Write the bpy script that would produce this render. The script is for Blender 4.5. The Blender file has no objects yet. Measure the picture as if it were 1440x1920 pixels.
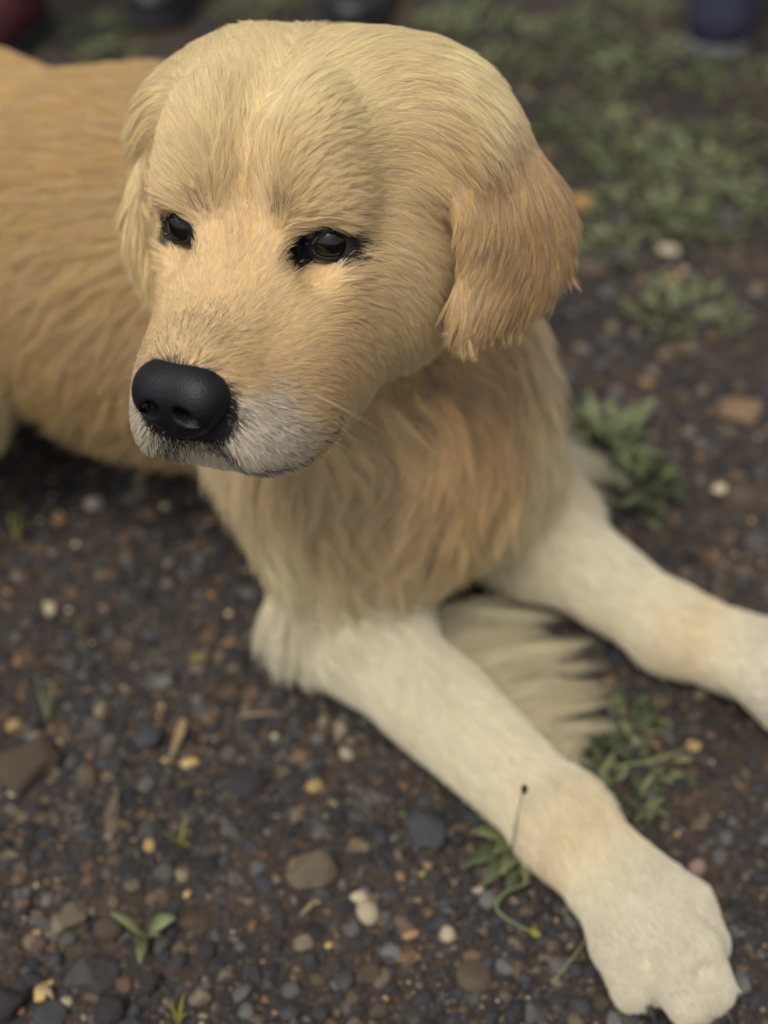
import bpy, math, random, time
import numpy as np
from mathutils import Vector, Matrix, kdtree
rng = np.random.default_rng(7); random.seed(7)
SC = bpy.context.scene; COL = SC.collection
T0 = time.time()

# ------------------------------------------------------------------ camera
CAM_H, PITCH, FPX = 0.65, math.radians(40), 2400.0      # focal length in pixels of the 1440 wide photograph
cam = bpy.data.cameras.new('camera'); cam_ob = bpy.data.objects.new('camera', cam); COL.objects.link(cam_ob)
cam_ob.location = (0, 0, CAM_H); cam_ob.rotation_euler = (math.pi/2 - PITCH, 0, 0)
cam.sensor_fit = 'HORIZONTAL'; cam.sensor_width = 24.0; cam.lens = 24.0*FPX/1440
cam.clip_start = 0.02; cam.clip_end = 2000
cam.dof.use_dof = True; cam.dof.focus_distance = 0.56; cam.dof.aperture_fstop = 40/12.5
SC.camera = cam_ob
# ------------------------------------------------------------------ world, sun, exposure
SUN_EL, SUN_AZ = math.radians(60), math.radians(-152)    # azimuth from +Y, clockwise seen from above
W = bpy.data.worlds.new('World'); SC.world = W; W.use_nodes = True
nt = W.node_tree; nt.nodes.clear()
o_ = nt.nodes.new('ShaderNodeOutputWorld'); bg = nt.nodes.new('ShaderNodeBackground')
sky = nt.nodes.new('ShaderNodeTexSky'); sky.sky_type = 'NISHITA'; sky.sun_disc = False
sky.sun_elevation = SUN_EL; sky.sun_rotation = SUN_AZ; sky.dust_density = 4.0; sky.air_density = 1.0
hs = nt.nodes.new('ShaderNodeHueSaturation'); hs.inputs['Saturation'].default_value = 0.25
nt.links.new(sky.outputs[0], hs.inputs['Color']); nt.links.new(hs.outputs[0], bg.inputs[0]); nt.links.new(bg.outputs[0], o_.inputs[0])
bg.inputs[1].default_value = 0.115
sun = bpy.data.lights.new('sun', 'SUN'); sun.energy = 1.4; sun.angle = math.radians(26); sun.color = (1, .94, .83)
sun_ob = bpy.data.objects.new('sun', sun); COL.objects.link(sun_ob)
sd = Vector((math.sin(SUN_AZ)*math.cos(SUN_EL), math.cos(SUN_AZ)*math.cos(SUN_EL), math.sin(SUN_EL)))
sun_ob.rotation_euler = sd.to_track_quat('Z', 'Y').to_euler(); sun_ob.location = sd*6
vs = SC.view_settings; vs.view_transform = 'Standard'; vs.look = 'None'; vs.exposure = 0.62; vs.gamma = 1; vs.use_curve_mapping = False
cy = SC.cycles; cy.max_bounces = 8; cy.diffuse_bounces = 3; cy.glossy_bounces = 4; cy.transmission_bounces = 6; cy.use_denoising = True
cy.sample_clamp_indirect = 4.0
SC.render.film_transparent = False

# ------------------------------------------------------------------ helpers
def P_at(u, v, z):
    """point at height z under pixel (u, v) of the 1440 x 1920 photograph"""
    s, c = math.sin(PITCH), math.cos(PITCH); t = (v-960)/FPX
    d = (CAM_H-z)/(s+t*c)
    return np.array([(u-720)/FPX*d, d*(c-t*s), z])
def link(name, me, parent=None, mat=None):
    o = bpy.data.objects.new(name, me); COL.objects.link(o)
    if parent is not None: o.parent = parent
    if mat is not None:
        me.materials.clear() if len(me.materials) else None
        me.materials.append(mat)
    return o
def tag(o, label=None, cat=None, group=None, kind=None):
    for k, v in (('label', label), ('category', cat), ('group', group), ('kind', kind)):
        if v: o[k] = v
    return o
def mesh_np(name, v, f, smooth=True):
    """v (n,3), f (m,k) numpy arrays of equal-sided faces"""
    me = bpy.data.meshes.new(name); v = np.asarray(v, np.float32); f = np.asarray(f, np.int32)
    me.vertices.add(len(v)); me.vertices.foreach_set('co', v.ravel())
    k = f.shape[1]; me.loops.add(f.size); me.loops.foreach_set('vertex_index', f.ravel())
    me.polygons.add(len(f)); me.polygons.foreach_set('loop_start', np.arange(0, f.size, k, dtype=np.int32))
    me.update(calc_edges=True); me.validate()
    me.polygons.foreach_set('use_smooth', np.full(len(me.polygons), smooth)); return me
def vcol(me, c, name='tint'):
    a = me.color_attributes.new(name, 'FLOAT_COLOR', 'POINT')
    a.data.foreach_set('color', np.concatenate([c, np.ones((len(c), 1))], 1).astype(np.float32).ravel())
class NT:
    def __init__(s, m): s.m = m; m.use_nodes = True; s.t = m.node_tree; s.t.nodes.clear(); s.out = s.n('ShaderNodeOutputMaterial')
    def n(s, k, **kw):
        x = s.t.nodes.new(k)
        for a, b in kw.items():
            if a.startswith('i_'): x.inputs[a[2:].replace('_', ' ')].default_value = b
            else: setattr(x, a, b)
        return x
    def l(s, a, b): s.t.links.new(a, b)
def unit(v): return v/np.maximum(np.linalg.norm(v, axis=-1, keepdims=True), 1e-9)
def sstep(a, b, x): t = np.clip((x-a)/(b-a), 0, 1); return t*t*(3-2*t)
def vnoise(p, freq, seed=0):
    """smooth value noise in [-1,1] on points (n,3)"""
    q = p*freq + seed*17.31; i = np.floor(q).astype(np.int64); w = q-i; w = w*w*(3-2*w); r = 0
    for dx in (0, 1):
        for dy in (0, 1):
            for dz in (0, 1):
                h = (i[:, 0]+dx)*374761393 + (i[:, 1]+dy)*668265263 + (i[:, 2]+dz)*2147483647 + seed*144665
                h = (h ^ (h >> 13))*1274126177; h = (h ^ (h >> 16)) & 0xffff
                r = r + (h/32767.5-1)*(w[:, 0] if dx else 1-w[:, 0])*(w[:, 1] if dy else 1-w[:, 1])*(w[:, 2] if dz else 1-w[:, 2])
    return r
# ---- signed distance modelling
def ell(c, r, R=None, k=.02, g='body', op=1): return dict(t='e', c=np.array(c, float), r=np.array(r, float), R=R, k=k, g=g, op=op)
def cone(a, b, ra, rb, k=.02, g='body', op=1): return dict(t='c', a=np.array(a, float), b=np.array(b, float), ra=ra, rb=rb, k=k, g=g, op=op)
def sdf(p, x):
    if p['t'] == 'e':
        q = x-p['c']
        if p['R'] is not None: q = q@p['R']
        k0 = np.linalg.norm(q/p['r'], axis=-1); k1 = np.linalg.norm(q/p['r']**2, axis=-1)
        return k0*(k0-1)/np.maximum(k1, 1e-6)
    a, b = p['a'], p['b']; ab = b-a; t = np.clip(((x-a)@ab)/(ab@ab), 0, 1)
    return np.linalg.norm(x-a-t[..., None]*ab, axis=-1)-(p['ra']+(p['rb']-p['ra'])*t)
def bbox(p):
    if p['t'] == 'e': m = p['r'].max(); return p['c']-m, p['c']+m
    m = max(p['ra'], p['rb']); return np.minimum(p['a'], p['b'])-m, np.maximum(p['a'], p['b'])+m
def smin(a, b, k): h = np.clip(.5+.5*(b-a)/k, 0, 1); return b+(a-b)*h-k*h*(1-h)
def combine(f, p, d):
    if p['op'] > 0: return smin(f, d, p['k'])
    return -smin(-f, d, p['k'])                              # smooth subtraction
def field_at(prims, x):
    f = np.full(x.shape[:-1], 1.0)
    for p in prims: f = combine(f, p, sdf(p, x))
    return f
def surface_nets(prims, ax):
    nx, ny, nz = map(len, ax); f = np.full((nx, ny, nz), 1.0, np.float32)
    for p in prims:
        lo, hi = bbox(p); m = p['k']+.03; s = []
        for q in range(3):
            s.append(slice(max(np.searchsorted(ax[q], lo[q]-m)-1, 0), np.searchsorted(ax[q], hi[q]+m)+1))
        g = np.stack(np.meshgrid(ax[0][s[0]], ax[1][s[1]], ax[2][s[2]], indexing='ij'), -1)
        if g.size == 0: continue
        f[tuple(s)] = combine(f[tuple(s)], p, sdf(p, g))
    ins = f < 0; c = ins[:-1, :-1, :-1].astype(np.int8)*0; 
    for dx in (0, 1):
        for dy in (0, 1):
            for dz in (0, 1): c += ins[dx:nx-1+dx, dy:ny-1+dy, dz:nz-1+dz]
    I = np.argwhere((c > 0) & (c < 8)); acc = np.zeros((len(I), 3)); cnt = np.zeros(len(I))
    A = [np.asarray(a) for a in ax]; cor = [(a, b, d) for a in (0, 1) for b in (0, 1) for d in (0, 1)]
    for a in cor:
        for q in range(3):
            if a[q]: continue
            b = list(a); b[q] = 1; ia, ib = I+np.array(a), I+np.array(b)
            fa, fb = f[tuple(ia.T)], f[tuple(ib.T)]; m = (fa < 0) != (fb < 0)
            t = np.where(m, fa/np.where(m, fa-fb, 1), 0)
            pa = np.stack([A[j][ia[:, j]] for j in range(3)], 1); pb = np.stack([A[j][ib[:, j]] for j in range(3)], 1)
            acc += np.where(m[:, None], pa+(pb-pa)*t[:, None], 0); cnt += m
    v = acc/cnt[:, None]; idx = np.full((nx-1, ny-1, nz-1), -1, np.int64); idx[tuple(I.T)] = np.arange(len(I)); F = []
    for q in range(3):
        u, w = (q+1) % 3, (q+2) % 3; n = [nx, ny, nz]
        sl0 = [slice(1, n[j]-1) for j in range(3)]; sl0[q] = slice(0, n[q]-1); sl1 = list(sl0); sl1[q] = slice(1, n[q])
        a, b = ins[tuple(sl0)], ins[tuple(sl1)]; E = np.argwhere(a != b)
        if not len(E): continue
        st = a[tuple(E.T)]; base = E.copy()
        for j in range(3):
            if j != q: base[:, j] += 1
        e = np.eye(3, dtype=int); quad = np.stack([idx[tuple((base-e[u]-e[w]).T)], idx[tuple((base-e[w]).T)], idx[tuple(base.T)], idx[tuple((base-e[u]).T)]], 1)
        quad[~st] = quad[~st][:, ::-1]; F.append(quad)
    return v, np.concatenate(F)
def smooth_v(v, f, n=2, lam=.5):
    for _ in range(n):
        s = np.zeros_like(v); c = np.zeros(len(v))
        for k in range(f.shape[1]):
            a, b = f[:, k], f[:, (k+1) % f.shape[1]]
            for q in range(3):
                s[:, q] += np.bincount(a, v[b, q], len(v)) + np.bincount(b, v[a, q], len(v))
            c += np.bincount(a, minlength=len(v)) + np.bincount(b, minlength=len(v))
        v = v+lam*(s/np.maximum(c, 1)[:, None]-v)
    return v
def normals(v, f):
    n = np.cross(v[f[:, 2]]-v[f[:, 0]], v[f[:, 3 if f.shape[1] == 4 else 1]]-v[f[:, 1 if f.shape[1] == 4 else 0]])
    if f.shape[1] == 3: n = np.cross(v[f[:, 1]]-v[f[:, 0]], v[f[:, 2]]-v[f[:, 0]])
    o = np.zeros_like(v)
    for k in range(f.shape[1]):
        for q in range(3): o[:, q] += np.bincount(f[:, k], n[:, q], len(v))
    return unit(o)
# ------------------------------------------------------------------ the dog: lying, body running back to the left, head turned to its right
HM = np.array([[-.96993344, -.2433647, -.00165866], [.23898498, -.95372173, .18248574], [-.04599248, .17660263, .9832071]])  # head: x = its right, y = muzzle, z = up
_yaw = lambda a: np.array([[math.cos(a), math.sin(a), 0], [-math.sin(a), math.cos(a), 0], [0, 0, 1]])
HM0 = HM@_yaw(.035); HM = HM@_yaw(.085); HS = .955
HT = np.array([-.0603451, .5238287, .3747736])
HT = HT+(HM0-HM)@(np.array([0, .088, -.05])*HS)
def hw(p): return (np.asarray(p, float)*HS)@HM.T+HT
def hl(p): return ((np.asarray(p, float)-HT)@HM)/HS
def short(p):
    p = np.array(p, float); p[..., 1] *= 1-.12*sstep(0, .05, p[..., 1])*sstep(-.13, -.10, p[..., 2]); p[..., 2] -= .05*np.maximum(p[..., 1], 0); return p      # muzzle length and drop
def hs_(p): return hw(short(p))
def rot(rx=0, ry=0, rz=0): return np.array(Matrix.Rotation(rz, 3, 'Z')@Matrix.Rotation(ry, 3, 'Y')@Matrix.Rotation(rx, 3, 'X'))
HEAD = []
def he(c, r, R=None, k=.02, g='head', op=1, both=True):
    c = np.array(c, float)
    for s in ((1, -1) if both and abs(c[0]) > 1e-6 else (1,)):
        Rm = np.eye(3) if R is None else R
        S = np.diag([s, 1., 1.]); HEAD.append(ell(hw(c*[s, 1, 1]), np.array(r)*HS, HM@(S@Rm@S), k, g, op))
def hc(a, b, ra, rb, k=.02, g='head', op=1, both=True):
    a, b = np.array(a, float), np.array(b, float)
    for s in ((1, -1) if both and (abs(a[0])+abs(b[0]) > 1e-6) else (1,)):
        HEAD.append(cone(hw(a*[s, 1, 1]), hw(b*[s, 1, 1]), ra*HS, rb*HS, k, g, op))
he((0, -.070, .010), (.068, .076, .066))                       # cranium
he((0, -.095, .000), (.066, .055, .060), k=.04)                # back of the skull
he((.0255, -.018, .024), (.0265, .040, .0460), k=.014)           # forehead halves, furrow between them
he((.029, -.060, .030), (.036, .056, .0475), k=.010)
he((.029, -.003, .0190), (.0175, .016, .0125), k=.014)           # brow
he((.041, -.060, -.030), (.033, .048, .046), k=.03)            # cheek
he((.026, -.010, -.028), (.019, .030, .022), k=.03)            # cheek bone under the eye
hc((0, -.01, -.038), (0, .070, -.046), .042, .0262, k=.025)    # muzzle
hc((0, .004, -.016), (0, .080, -.039), .022, .018, k=.018)      # bridge
he((.0195, .056, -.064), (.0190, .036, .027), rot(0, -.2, -.06), k=.014)   # flews
he((.0260, .026, -.065), (.0230, .038, .034), k=.02)
hc((0, -.02, -.080), (0, .062, -.076), .030, .013, k=.012)     # lower jaw
hc((0, -.07, -.05), (0, -.03, -.07), .05, .037, k=.04)         # throat
hc((0, -.002, .062), (0, -.032, .0825), .0020, .0010, k=.018, op=-1)       # furrow
hc((.033, .011, .0005), (.038, .022, .0), .0120, .0155, k=.006, op=-1)           # eye sockets
# lip line: a groove under the flew from the philtrum to the corner of the mouth
LIP = np.array([(0, .098, -.072), (-.012, .094, -.082), (-.026, .080, -.087), (-.036, .060, -.088), (-.0425, .044, -.084), (-.0455, .030, -.074)])
for a, b in zip(LIP[:-1], LIP[1:]): hc(a, b, .0016, .0016, k=.004, op=-1)
EARP = {}
def ear(path, wid, wdir):
    path = np.array(path); EARP[-1 if path[0, 0] < 0 else 1] = hw(path)
    n = 11; t = np.linspace(0, 3, n); lag = lambda A: np.stack([sum(A[j]*np.prod([(t-k)/(j-k) for k in range(4) if k != j], axis=0) for j in range(4))], 0)[0] if np.ndim(A[0]) == 0 else np.stack([sum(A[j][q]*np.prod([(t-k)/(j-k) for k in range(4) if k != j], axis=0) for j in range(4)) for q in range(3)], 1)
    C_ = lag(path); T_ = unit(np.gradient(C_, axis=0)); W_ = np.stack([np.interp(t, [0, 1, 2.2, 3], [np.array(w, float)[q] for w in (wdir[0], wdir[0], wdir[1], wdir[2])]) for q in range(3)], 1)
    st = np.linalg.norm(path[-1]-path[0])/(n-1)
    for i in range(n):
        l = T_[i]; w = unit(W_[i]-l*(W_[i]@l)); nn = np.cross(w, l); HEAD.append(ell(hw(C_[i]), (np.interp(t[i], [0, 1, 1.9, 2.6, 3], wid)*HS, st*1.9*HS, np.interp(t[i], [0, 1, 3], [.013, .010, .0065])), HM@np.stack([w, l, nn], 1), float(np.interp(t[i], [0, .8, 1.35, 3], [.036, .018, .006, .006])), 'ear'))
ear([(-.054, -.082, .048), (-.086, -.087, .026), (-.106, -.077, -.004), (-.097, -.047, -.036)], (.030, .038, .044, .034, .016), [(-.15, -1, 0), (-.45, -.9, 0), (-.65, -.76, 0)])
ear([(.054, -.080, .044), (.080, -.080, .022), (.088, -.064, -.012), (.076, -.042, -.048)], (.028, .034, .038, .030, .014), [(.1, -1, 0), (.2, -1, 0), (.3, -1, 0)])
# ---- trunk, neck and legs in world space
el_n, wr_n, pw_n = P_at(642, 1150, .055), P_at(1050, 1535, .033), P_at(1212, 1728, .030)
el_f, wr_f, pw_f = P_at(985, 985, .065), P_at(1255, 1175, .036), P_at(1424, 1248, .030)
BODY = [
 cone((-.045, .640, .320), (.0, .680, .200), .072, .078, .05, 'neck'),
 ell((.010, .645, .165), (.066, .064, .068), None, .05, 'neck'),
 cone((-.045, .735, .195), (-.16, .80, .208), .105, .113, .06, 'torso'),
 cone((-.16, .80, .208), (-.33, .885, .205), .113, .106, .05, 'torso'),
 cone((-.33, .885, .205), (-.44, .95, .16), .106, .10, .05, 'torso'),
 ell((-.338, .768, .168), (.092, .075, .10), rot(0, 0, -.4), .014, 'hind'),
 cone((-.46, .76, .07), (-.42, .67, .035), .045, .026, .03, 'hind'),
 cone((-.42, .67, .035), (-.37, .62, .03), .026, .032, .02, 'hind'),
 cone((-.30, 1.03, .10), (-.22, 1.06, .04), .07, .04, .03, 'hind'),
 cone((-.47, .97, .12), (-.62, 1.00, .05), .045, .028, .04, 'tail'), cone((-.62, 1.00, .05), (-.74, .92, .035), .028, .016, .02, 'tail'),
 cone((-.030, .632, .190), el_n+[.006, .006, .01], .056, .044, .05, 'legn'),
 cone(el_n, wr_n, .0345, .0225, .03, 'legn'), ell(el_n+[-.028, .0, -.012], (.020, .020, .022), None, .02, 'legn'),
 cone((.026, .676, .185), el_f+[-.004, .01, .005], .052, .042, .05, 'legf'),
 cone(el_f, wr_f, .0335, .0220, .03, 'legf'),
]
LEGDIR = {}; GROOVE = []
def paw(wr, pw, g, spread=.0155):
    d = unit((pw-wr)*[1, 1, 0]); side = np.array([d[1], -d[0], 0]); LEGDIR[g] = d
    BODY.append(cone(wr, pw-d*.022+[0, 0, .004], .0235, .0265, .02, g))
    for i, (s, fw, z) in enumerate(((-1.42, .018, -.003), (-.48, .040, 0), (.48, .040, 0), (1.42, .016, -.003))):
        c = pw+side*s*spread+d*fw
        BODY.append(cone(pw-d*.030+side*s*spread*.45+[0, 0, .010], c-d*.012+[0, 0, .008+z], .0130, .0125, .0030, g)); BODY.append(cone(c-d*.012+[0, 0, .008+z], c+d*.006+[0, 0, -.008+z], .0125, .0120, .0035, g))
    BODY.append(cone(pw-d*.015+[0, 0, -.012], pw+d*.036+[0, 0, -.015], .016, .0145, .006, g))
    for s in (-1, 0, 1):
        c = pw+side*s*spread; ga, gb_ = c-d*.004+[0, 0, .027], c+d*(.036 if s == 0 else .022)+[0, 0, .010]; GROOVE.append((ga, gb_)); BODY.append(cone(ga, gb_, .0012, .0032, .003, g, -1))
    return d, side
paw(wr_n, pw_n, 'legn', .0180); paw(wr_f, pw_f, 'legf', .0172)
PRIMS = HEAD[:-6]+BODY+HEAD[-6:] if False else BODY+HEAD
def axis(lo, hi, flo, fhi, fine, coarse):
    return np.unique(np.round(np.concatenate([np.arange(lo, flo, coarse), np.arange(flo, fhi, fine), np.arange(fhi, hi, coarse)]), 6))
hp = hw(np.array([(x, y, z) for x in (-.15, .13) for y in (-.15, .12) for z in (-.1, .09)]))
ax = [axis(-.80, .36, hp[:, 0].min(), hp[:, 0].max(), .0021, .0055), axis(.28, 1.16, .405, .70, .0021, .0055), axis(-.02, .50, .245, .47, .0021, .0055)]
V, Fq = surface_nets(PRIMS, ax)
V = smooth_v(V, Fq, 2, .45); Vs = smooth_v(V, Fq, 8, .5); we = sstep(.070, .082, np.abs(hl(V)[:, 0]))*(np.linalg.norm(V-HT, axis=1) < .2); V = V+(Vs-V)*we[:, None]
V[:, 2] = np.maximum(V[:, 2], .002)
Lh = hl(V); V = hw(short(Lh)); N = normals(V, Fq)
print('dog base', len(V), time.time()-T0)
# ---- groom data on the vertices of the body
GR = ['head', 'ear', 'neck', 'torso', 'hind', 'tail', 'legn', 'legf']
V0 = hw(Lh); D = np.stack([field_at([p for p in PRIMS if p['g'] == g and p['op'] > 0], V0) for g in GR], 1)
tau = np.array([.008, .0075, .018, .014, .012, .01, .016, .016])
Wg = np.exp(-np.clip((D-D.min(1, keepdims=True))/tau, 0, 40)); Wg /= Wg.sum(1, keepdims=True)
gi = {g: i for i, g in enumerate(GR)}
def mixc(a, b, w): return a+(np.asarray(b)-a)*w[:, None]
def along(pts):
    """tangent of a polyline at the nearest point of every vertex, and how far along (0..1)"""
    pts = np.array(pts); best = np.full(len(V), 9.); tan = np.zeros((len(V), 3)); s = np.zeros(len(V)); n = len(pts)-1
    for i in range(n):
        a, b = pts[i], pts[i+1]; ab = b-a; t = np.clip((V-a)@ab/(ab@ab), 0, 1); d = np.linalg.norm(V-a-t[:, None]*ab, axis=1); m = d < best
        best[m] = d[m]; tan[m] = unit(ab); s[m] = (i+t[m])/n
    return tan, s
EYE = {s: np.array([.0345*s, -.0020, .001]) for s in (1, -1)}
EYE_AX = {s: unit(np.array([.60*s, .80, .05])) for s in (1, -1)}
nv = len(V); FL = np.zeros((len(GR), nv, 3)); LEN = np.zeros((len(GR), nv)); CO = np.zeros((len(GR), nv, 3)); LIFT = np.zeros((len(GR), nv)); THIN = np.ones(nv)
x, y, z = Lh.T
# head
fl = Lh-np.array([0, .112, -.030]); fl[:, 0] *= 1.15; fl = unit(fl)
side = sstep(.03, .065, np.abs(x)); fl = fl+np.stack([0*x, 0*x, -(.55*side+.35*sstep(-.01, -.06, z))], 1)*sstep(.06, .0, y)[:, None]
fl = fl+np.stack([np.sign(x)*.30*sstep(-.10, -.02, -np.abs(y+.02))*sstep(.0, .02, np.abs(x))*sstep(0, .03, z), 0*x, 0*x], 1)
mid = np.sign(x)*.55*sstep(.022, .002, np.abs(x))*sstep(.0, .03, z); fl = unit(fl)+np.stack([mid, 0*x, 0*x], 1)+.16*np.stack([vnoise(Lh, 45, 31), vnoise(Lh, 45, 32), vnoise(Lh, 45, 33)], 1); FL[0] = unit(fl)@HM.T
LEN[0] = .0065+.007*sstep(.07, -.03, y)+.008*sstep(-.02, -.09, y)+.007*sstep(.045, .07, np.abs(x))*sstep(.01, -.05, y)
LIFT[0] = .20+.25*sstep(.02, .06, y)*sstep(-.03, -.055, z)
c = np.tile(np.array([.80, .595, .325]), (nv, 1))
c = mixc(c, (.78, .65, .37), sstep(.005, .07, z)*.8)                                            # crown
c = mixc(c, (.60, .40, .18), np.exp(-((x/.012)**2+((y-.012)/.022)**2+((z-.006)/.018)**2))*.9)        # between the eyes
c = mixc(c, (.76, .63, .38), np.exp(-(((np.abs(x)-.02)/.014)**2+((y-.012)/.03)**2+((z-.022)/.012)**2))*.7) # pale brow
c = mixc(c, (.58, .40, .21), sstep(.0, .05, y)*sstep(-.010, -.05, z)*.75)                      # side of the muzzle
c = mixc(c, (.70, .52, .28), sstep(-.035, -.012, z)*sstep(.0, .03, y)*.6)                        # top of the muzzle
c = mixc(c, (.70, .645, .53), sstep(.048, .082, y-.35*(z+.06))*sstep(-.034, -.050, z)*.92)        # grey lips
c = mixc(c, (.70, .59, .40), sstep(.045, .02, y)*sstep(-.055, -.085, z)*.6)
c = mixc(c, (.86, .68, .41), sstep(.030, .055, np.abs(x))*sstep(.02, -.03, y)*sstep(.04, .0, z)*.8); CO[0] = c
# black skin and hair: eyelids, behind the nose, lip edge
dark = np.zeros(nv)
for s in (1, -1):
    q = Lh-EYE[s]; q = q-np.outer(q@EYE_AX[s], EYE_AX[s])*.75; qx = q[:, 0]*s
    r = np.sqrt((qx/np.where(qx < 0, .0205, .0118))**2+((q[:, 2]+np.where(qx < 0, .22*-qx, .22*qx))/.0098)**2)
    dark = np.maximum(dark, sstep(1.22, .80, r)*(np.abs(Lh[:, 0]-EYE[s][0]) < .05)*(Lh[:, 1] > -.03)); THIN *= np.where((r < .64) & (y > -.03), 0, 1)
    q2 = Lh-np.array([.0195*s, .017, .019]); dark = np.maximum(dark, .30*sstep(1, .2, np.linalg.norm(q2/[.007, .02, .011], axis=1)))   # smudge above the inner corner
    q2 = Lh-np.array([.0165*s, .018, -.010]); dark = np.maximum(dark, .75*sstep(1, .1, np.linalg.norm(q2/[.007, .02, .011], axis=1)))
NC = np.array([.002, .098, -.0495]); rn = np.linalg.norm((Lh-NC)/[.0270, .022, .0225], axis=1)
dark = np.maximum(dark, .95*sstep(1.10, .90, rn)); rb = np.linalg.norm((Lh-[0, .078, -.026])/[.026, .030, .02], axis=1); dark = np.maximum(dark, .30*sstep(1.1, .2, rb))
dl = np.full(nv, 9.)
for s in (1, -1):
    L2 = LIP*[s, 1, 1]
    for a, b in zip(L2[:-1], L2[1:]):
        ab = b-a; t = np.clip((Lh-a)@ab/(ab@ab), 0, 1); dl = np.minimum(dl, np.linalg.norm(Lh-a-t[:, None]*ab, axis=1))
dark = np.maximum(dark, .95*sstep(.0050, .0020, dl)); dark = np.maximum(dark, .62*sstep(.016, .004, dl)*sstep(.055, .085, y)); THIN *= np.where(dl < .002, .1, 1)
THIN *= np.where(rn < .80, 0, 1); dark = np.maximum(dark, .13*sstep(.045, .08, y)*sstep(-.03, -.05, z)); dark = np.maximum(dark, .8*sstep(.030, .010, np.abs(x))*sstep(.075, .09, y)*sstep(-.060, -.070, z))
# ears
tl, sl_ = along(EARP[-1]); tr, sr_ = along(EARP[1]); left = (x < 0)[:, None]; se = np.where(x < 0, sl_, sr_)
FL[1] = unit(np.where(left, tl, tr)+np.array([0, 0, -.35])); LEN[1] = .020-.003*sstep(.5, .9, se); LIFT[1] = .13
c = np.tile(np.array([.40, .245, .108]), (nv, 1)); c = mixc(c, (.80, .63, .35), sstep(.46, .12, se)); c = mixc(c, (.58, .40, .20), sstep(-.060, -.030, y)*.8)
c = np.where(x[:, None] > 0, mixc(c, (.72, .57, .30), np.full(nv, .75)), c); CO[1] = c
# neck and chest ruff
wave = vnoise(V, 16, 3)
FL[2] = unit(np.stack([.10+.35*wave, -.35+0*x, -1+0*x], 1)+unit((V-np.array([-.04, .66, .25]))*[1, 1, 0])*.15)
LEN[2] = .052+.018*vnoise(V, 20, 5); LIFT[2] = .34
c = np.tile(np.array([.58, .375, .175]), (nv, 1)); pale = sstep(.045, .085, V[:, 0])*sstep(.30, .2, V[:, 2]); c = mixc(c, (.66, .52, .31), pale*.9); c = mixc(c, (.68, .53, .30), sstep(.20, .11, V[:, 2])*.9)
c = mixc(c, (.72, .59, .36), sstep(-.055, -.085, V[:, 0])*sstep(.26, .2, V[:, 2])*.8); c = mixc(c, (.70, .59, .38), np.maximum(sstep(.030, .004, D[:, 6]), sstep(.030, .004, D[:, 7]))*.85); xt = -.07+(.20-V[:, 2])*.6; gold = sstep(xt-.025, xt+.025, V[:, 0]); c = mixc(c, (.80, .70, .49), (1-gold)*sstep(.27, .22, V[:, 2])*.9); CO[2] = c
# trunk
FL[3] = unit(np.stack([-.80+0*x, .42+0*x, -.25-.8*sstep(.33, .2, V[:, 2])], 1)); LEN[3] = .034+.034*sstep(.2, .08, V[:, 2]); LIFT[3] = .26
c = np.tile(np.array([.50, .345, .165]), (nv, 1)); c = mixc(c, (.53, .345, .145), sstep(.26, .32, V[:, 2])*.8); c = mixc(c, (.62, .48, .28), sstep(.18, .07, V[:, 2])*.8); CO[3] = c
FL[4] = unit(np.array([-.3, -.3, -1.])+np.zeros((nv, 3))); LEN[4] = .028; LIFT[4] = .25; CO[4] = (.68, .56, .36)
FL[5], _ = along([(-.47, .97, .12), (-.62, 1., .05), (-.74, .92, .035)]); LEN[5] = .07; LIFT[5] = .45; CO[5] = (.58, .44, .22)
for i, (e, w_, p_, top) in ((6, (el_n, wr_n, pw_n, (-.050, .635, .185))), (7, (el_f, wr_f, pw_f, (.05, .672, .19)))):
    d = unit((p_-w_)*[1, 1, 0]); t, s = along([top, e, w_, p_, p_+d*.05]); FL[i] = unit(t+np.array([0, 0, -.25])+.18*(vnoise(V, 22, 9+i)*sstep(.75, .55, s))[:, None]*np.array([d[1], -d[0], 0]))
    LEN[i] = .016*sstep(.75, .2, s)+.0085-.0035*sstep(.66, .78, s)+.030*sstep(.34, .0, s); LIFT[i] = .30
    c = np.tile(np.array([.76, .69, .515]), (nv, 1)); c = mixc(c, (.72, .58, .34), sstep(.26, .02, s)*.9); c = mixc(c, (.58, .39, .19), sstep(.25, .06, s)*gold*(1-sstep(.05, .09, V[:, 0]))*.65); S6 = s if i == 6 else S6; c = mixc(c, (.72, .56, .33), np.exp(-((s-.55)/.08)**2)*.5); c = mixc(c, (.64, .59, .455), sstep(.62, .75, s)); CO[i] = c
wT = Wg.T
dg = np.full(nv, 9.)
for ga, gb_ in GROOVE:
    ab = gb_-ga; t = np.clip((V-ga)@ab/(ab@ab), 0, 1); dg = np.minimum(dg, np.linalg.norm(V-ga-t[:, None]*ab, axis=1)-.0015-.0043*t)
groove = sstep(.0030, .0006, dg)*(V[:, 2] < .06); THIN *= 1
FLOW = np.einsum('gn,gnk->nk', wT, FL); FLOW = FLOW-N*np.sum(FLOW*N, 1, keepdims=True); FLOW = unit(FLOW)
VL = (wT*LEN).sum(0); VLIFT = (wT*LIFT).sum(0); VC = np.einsum('gn,gnk->nk', wT, CO); dark *= Wg[:, 0]
group = Wg.argmax(1)

print('groom', time.time()-T0)
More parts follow.
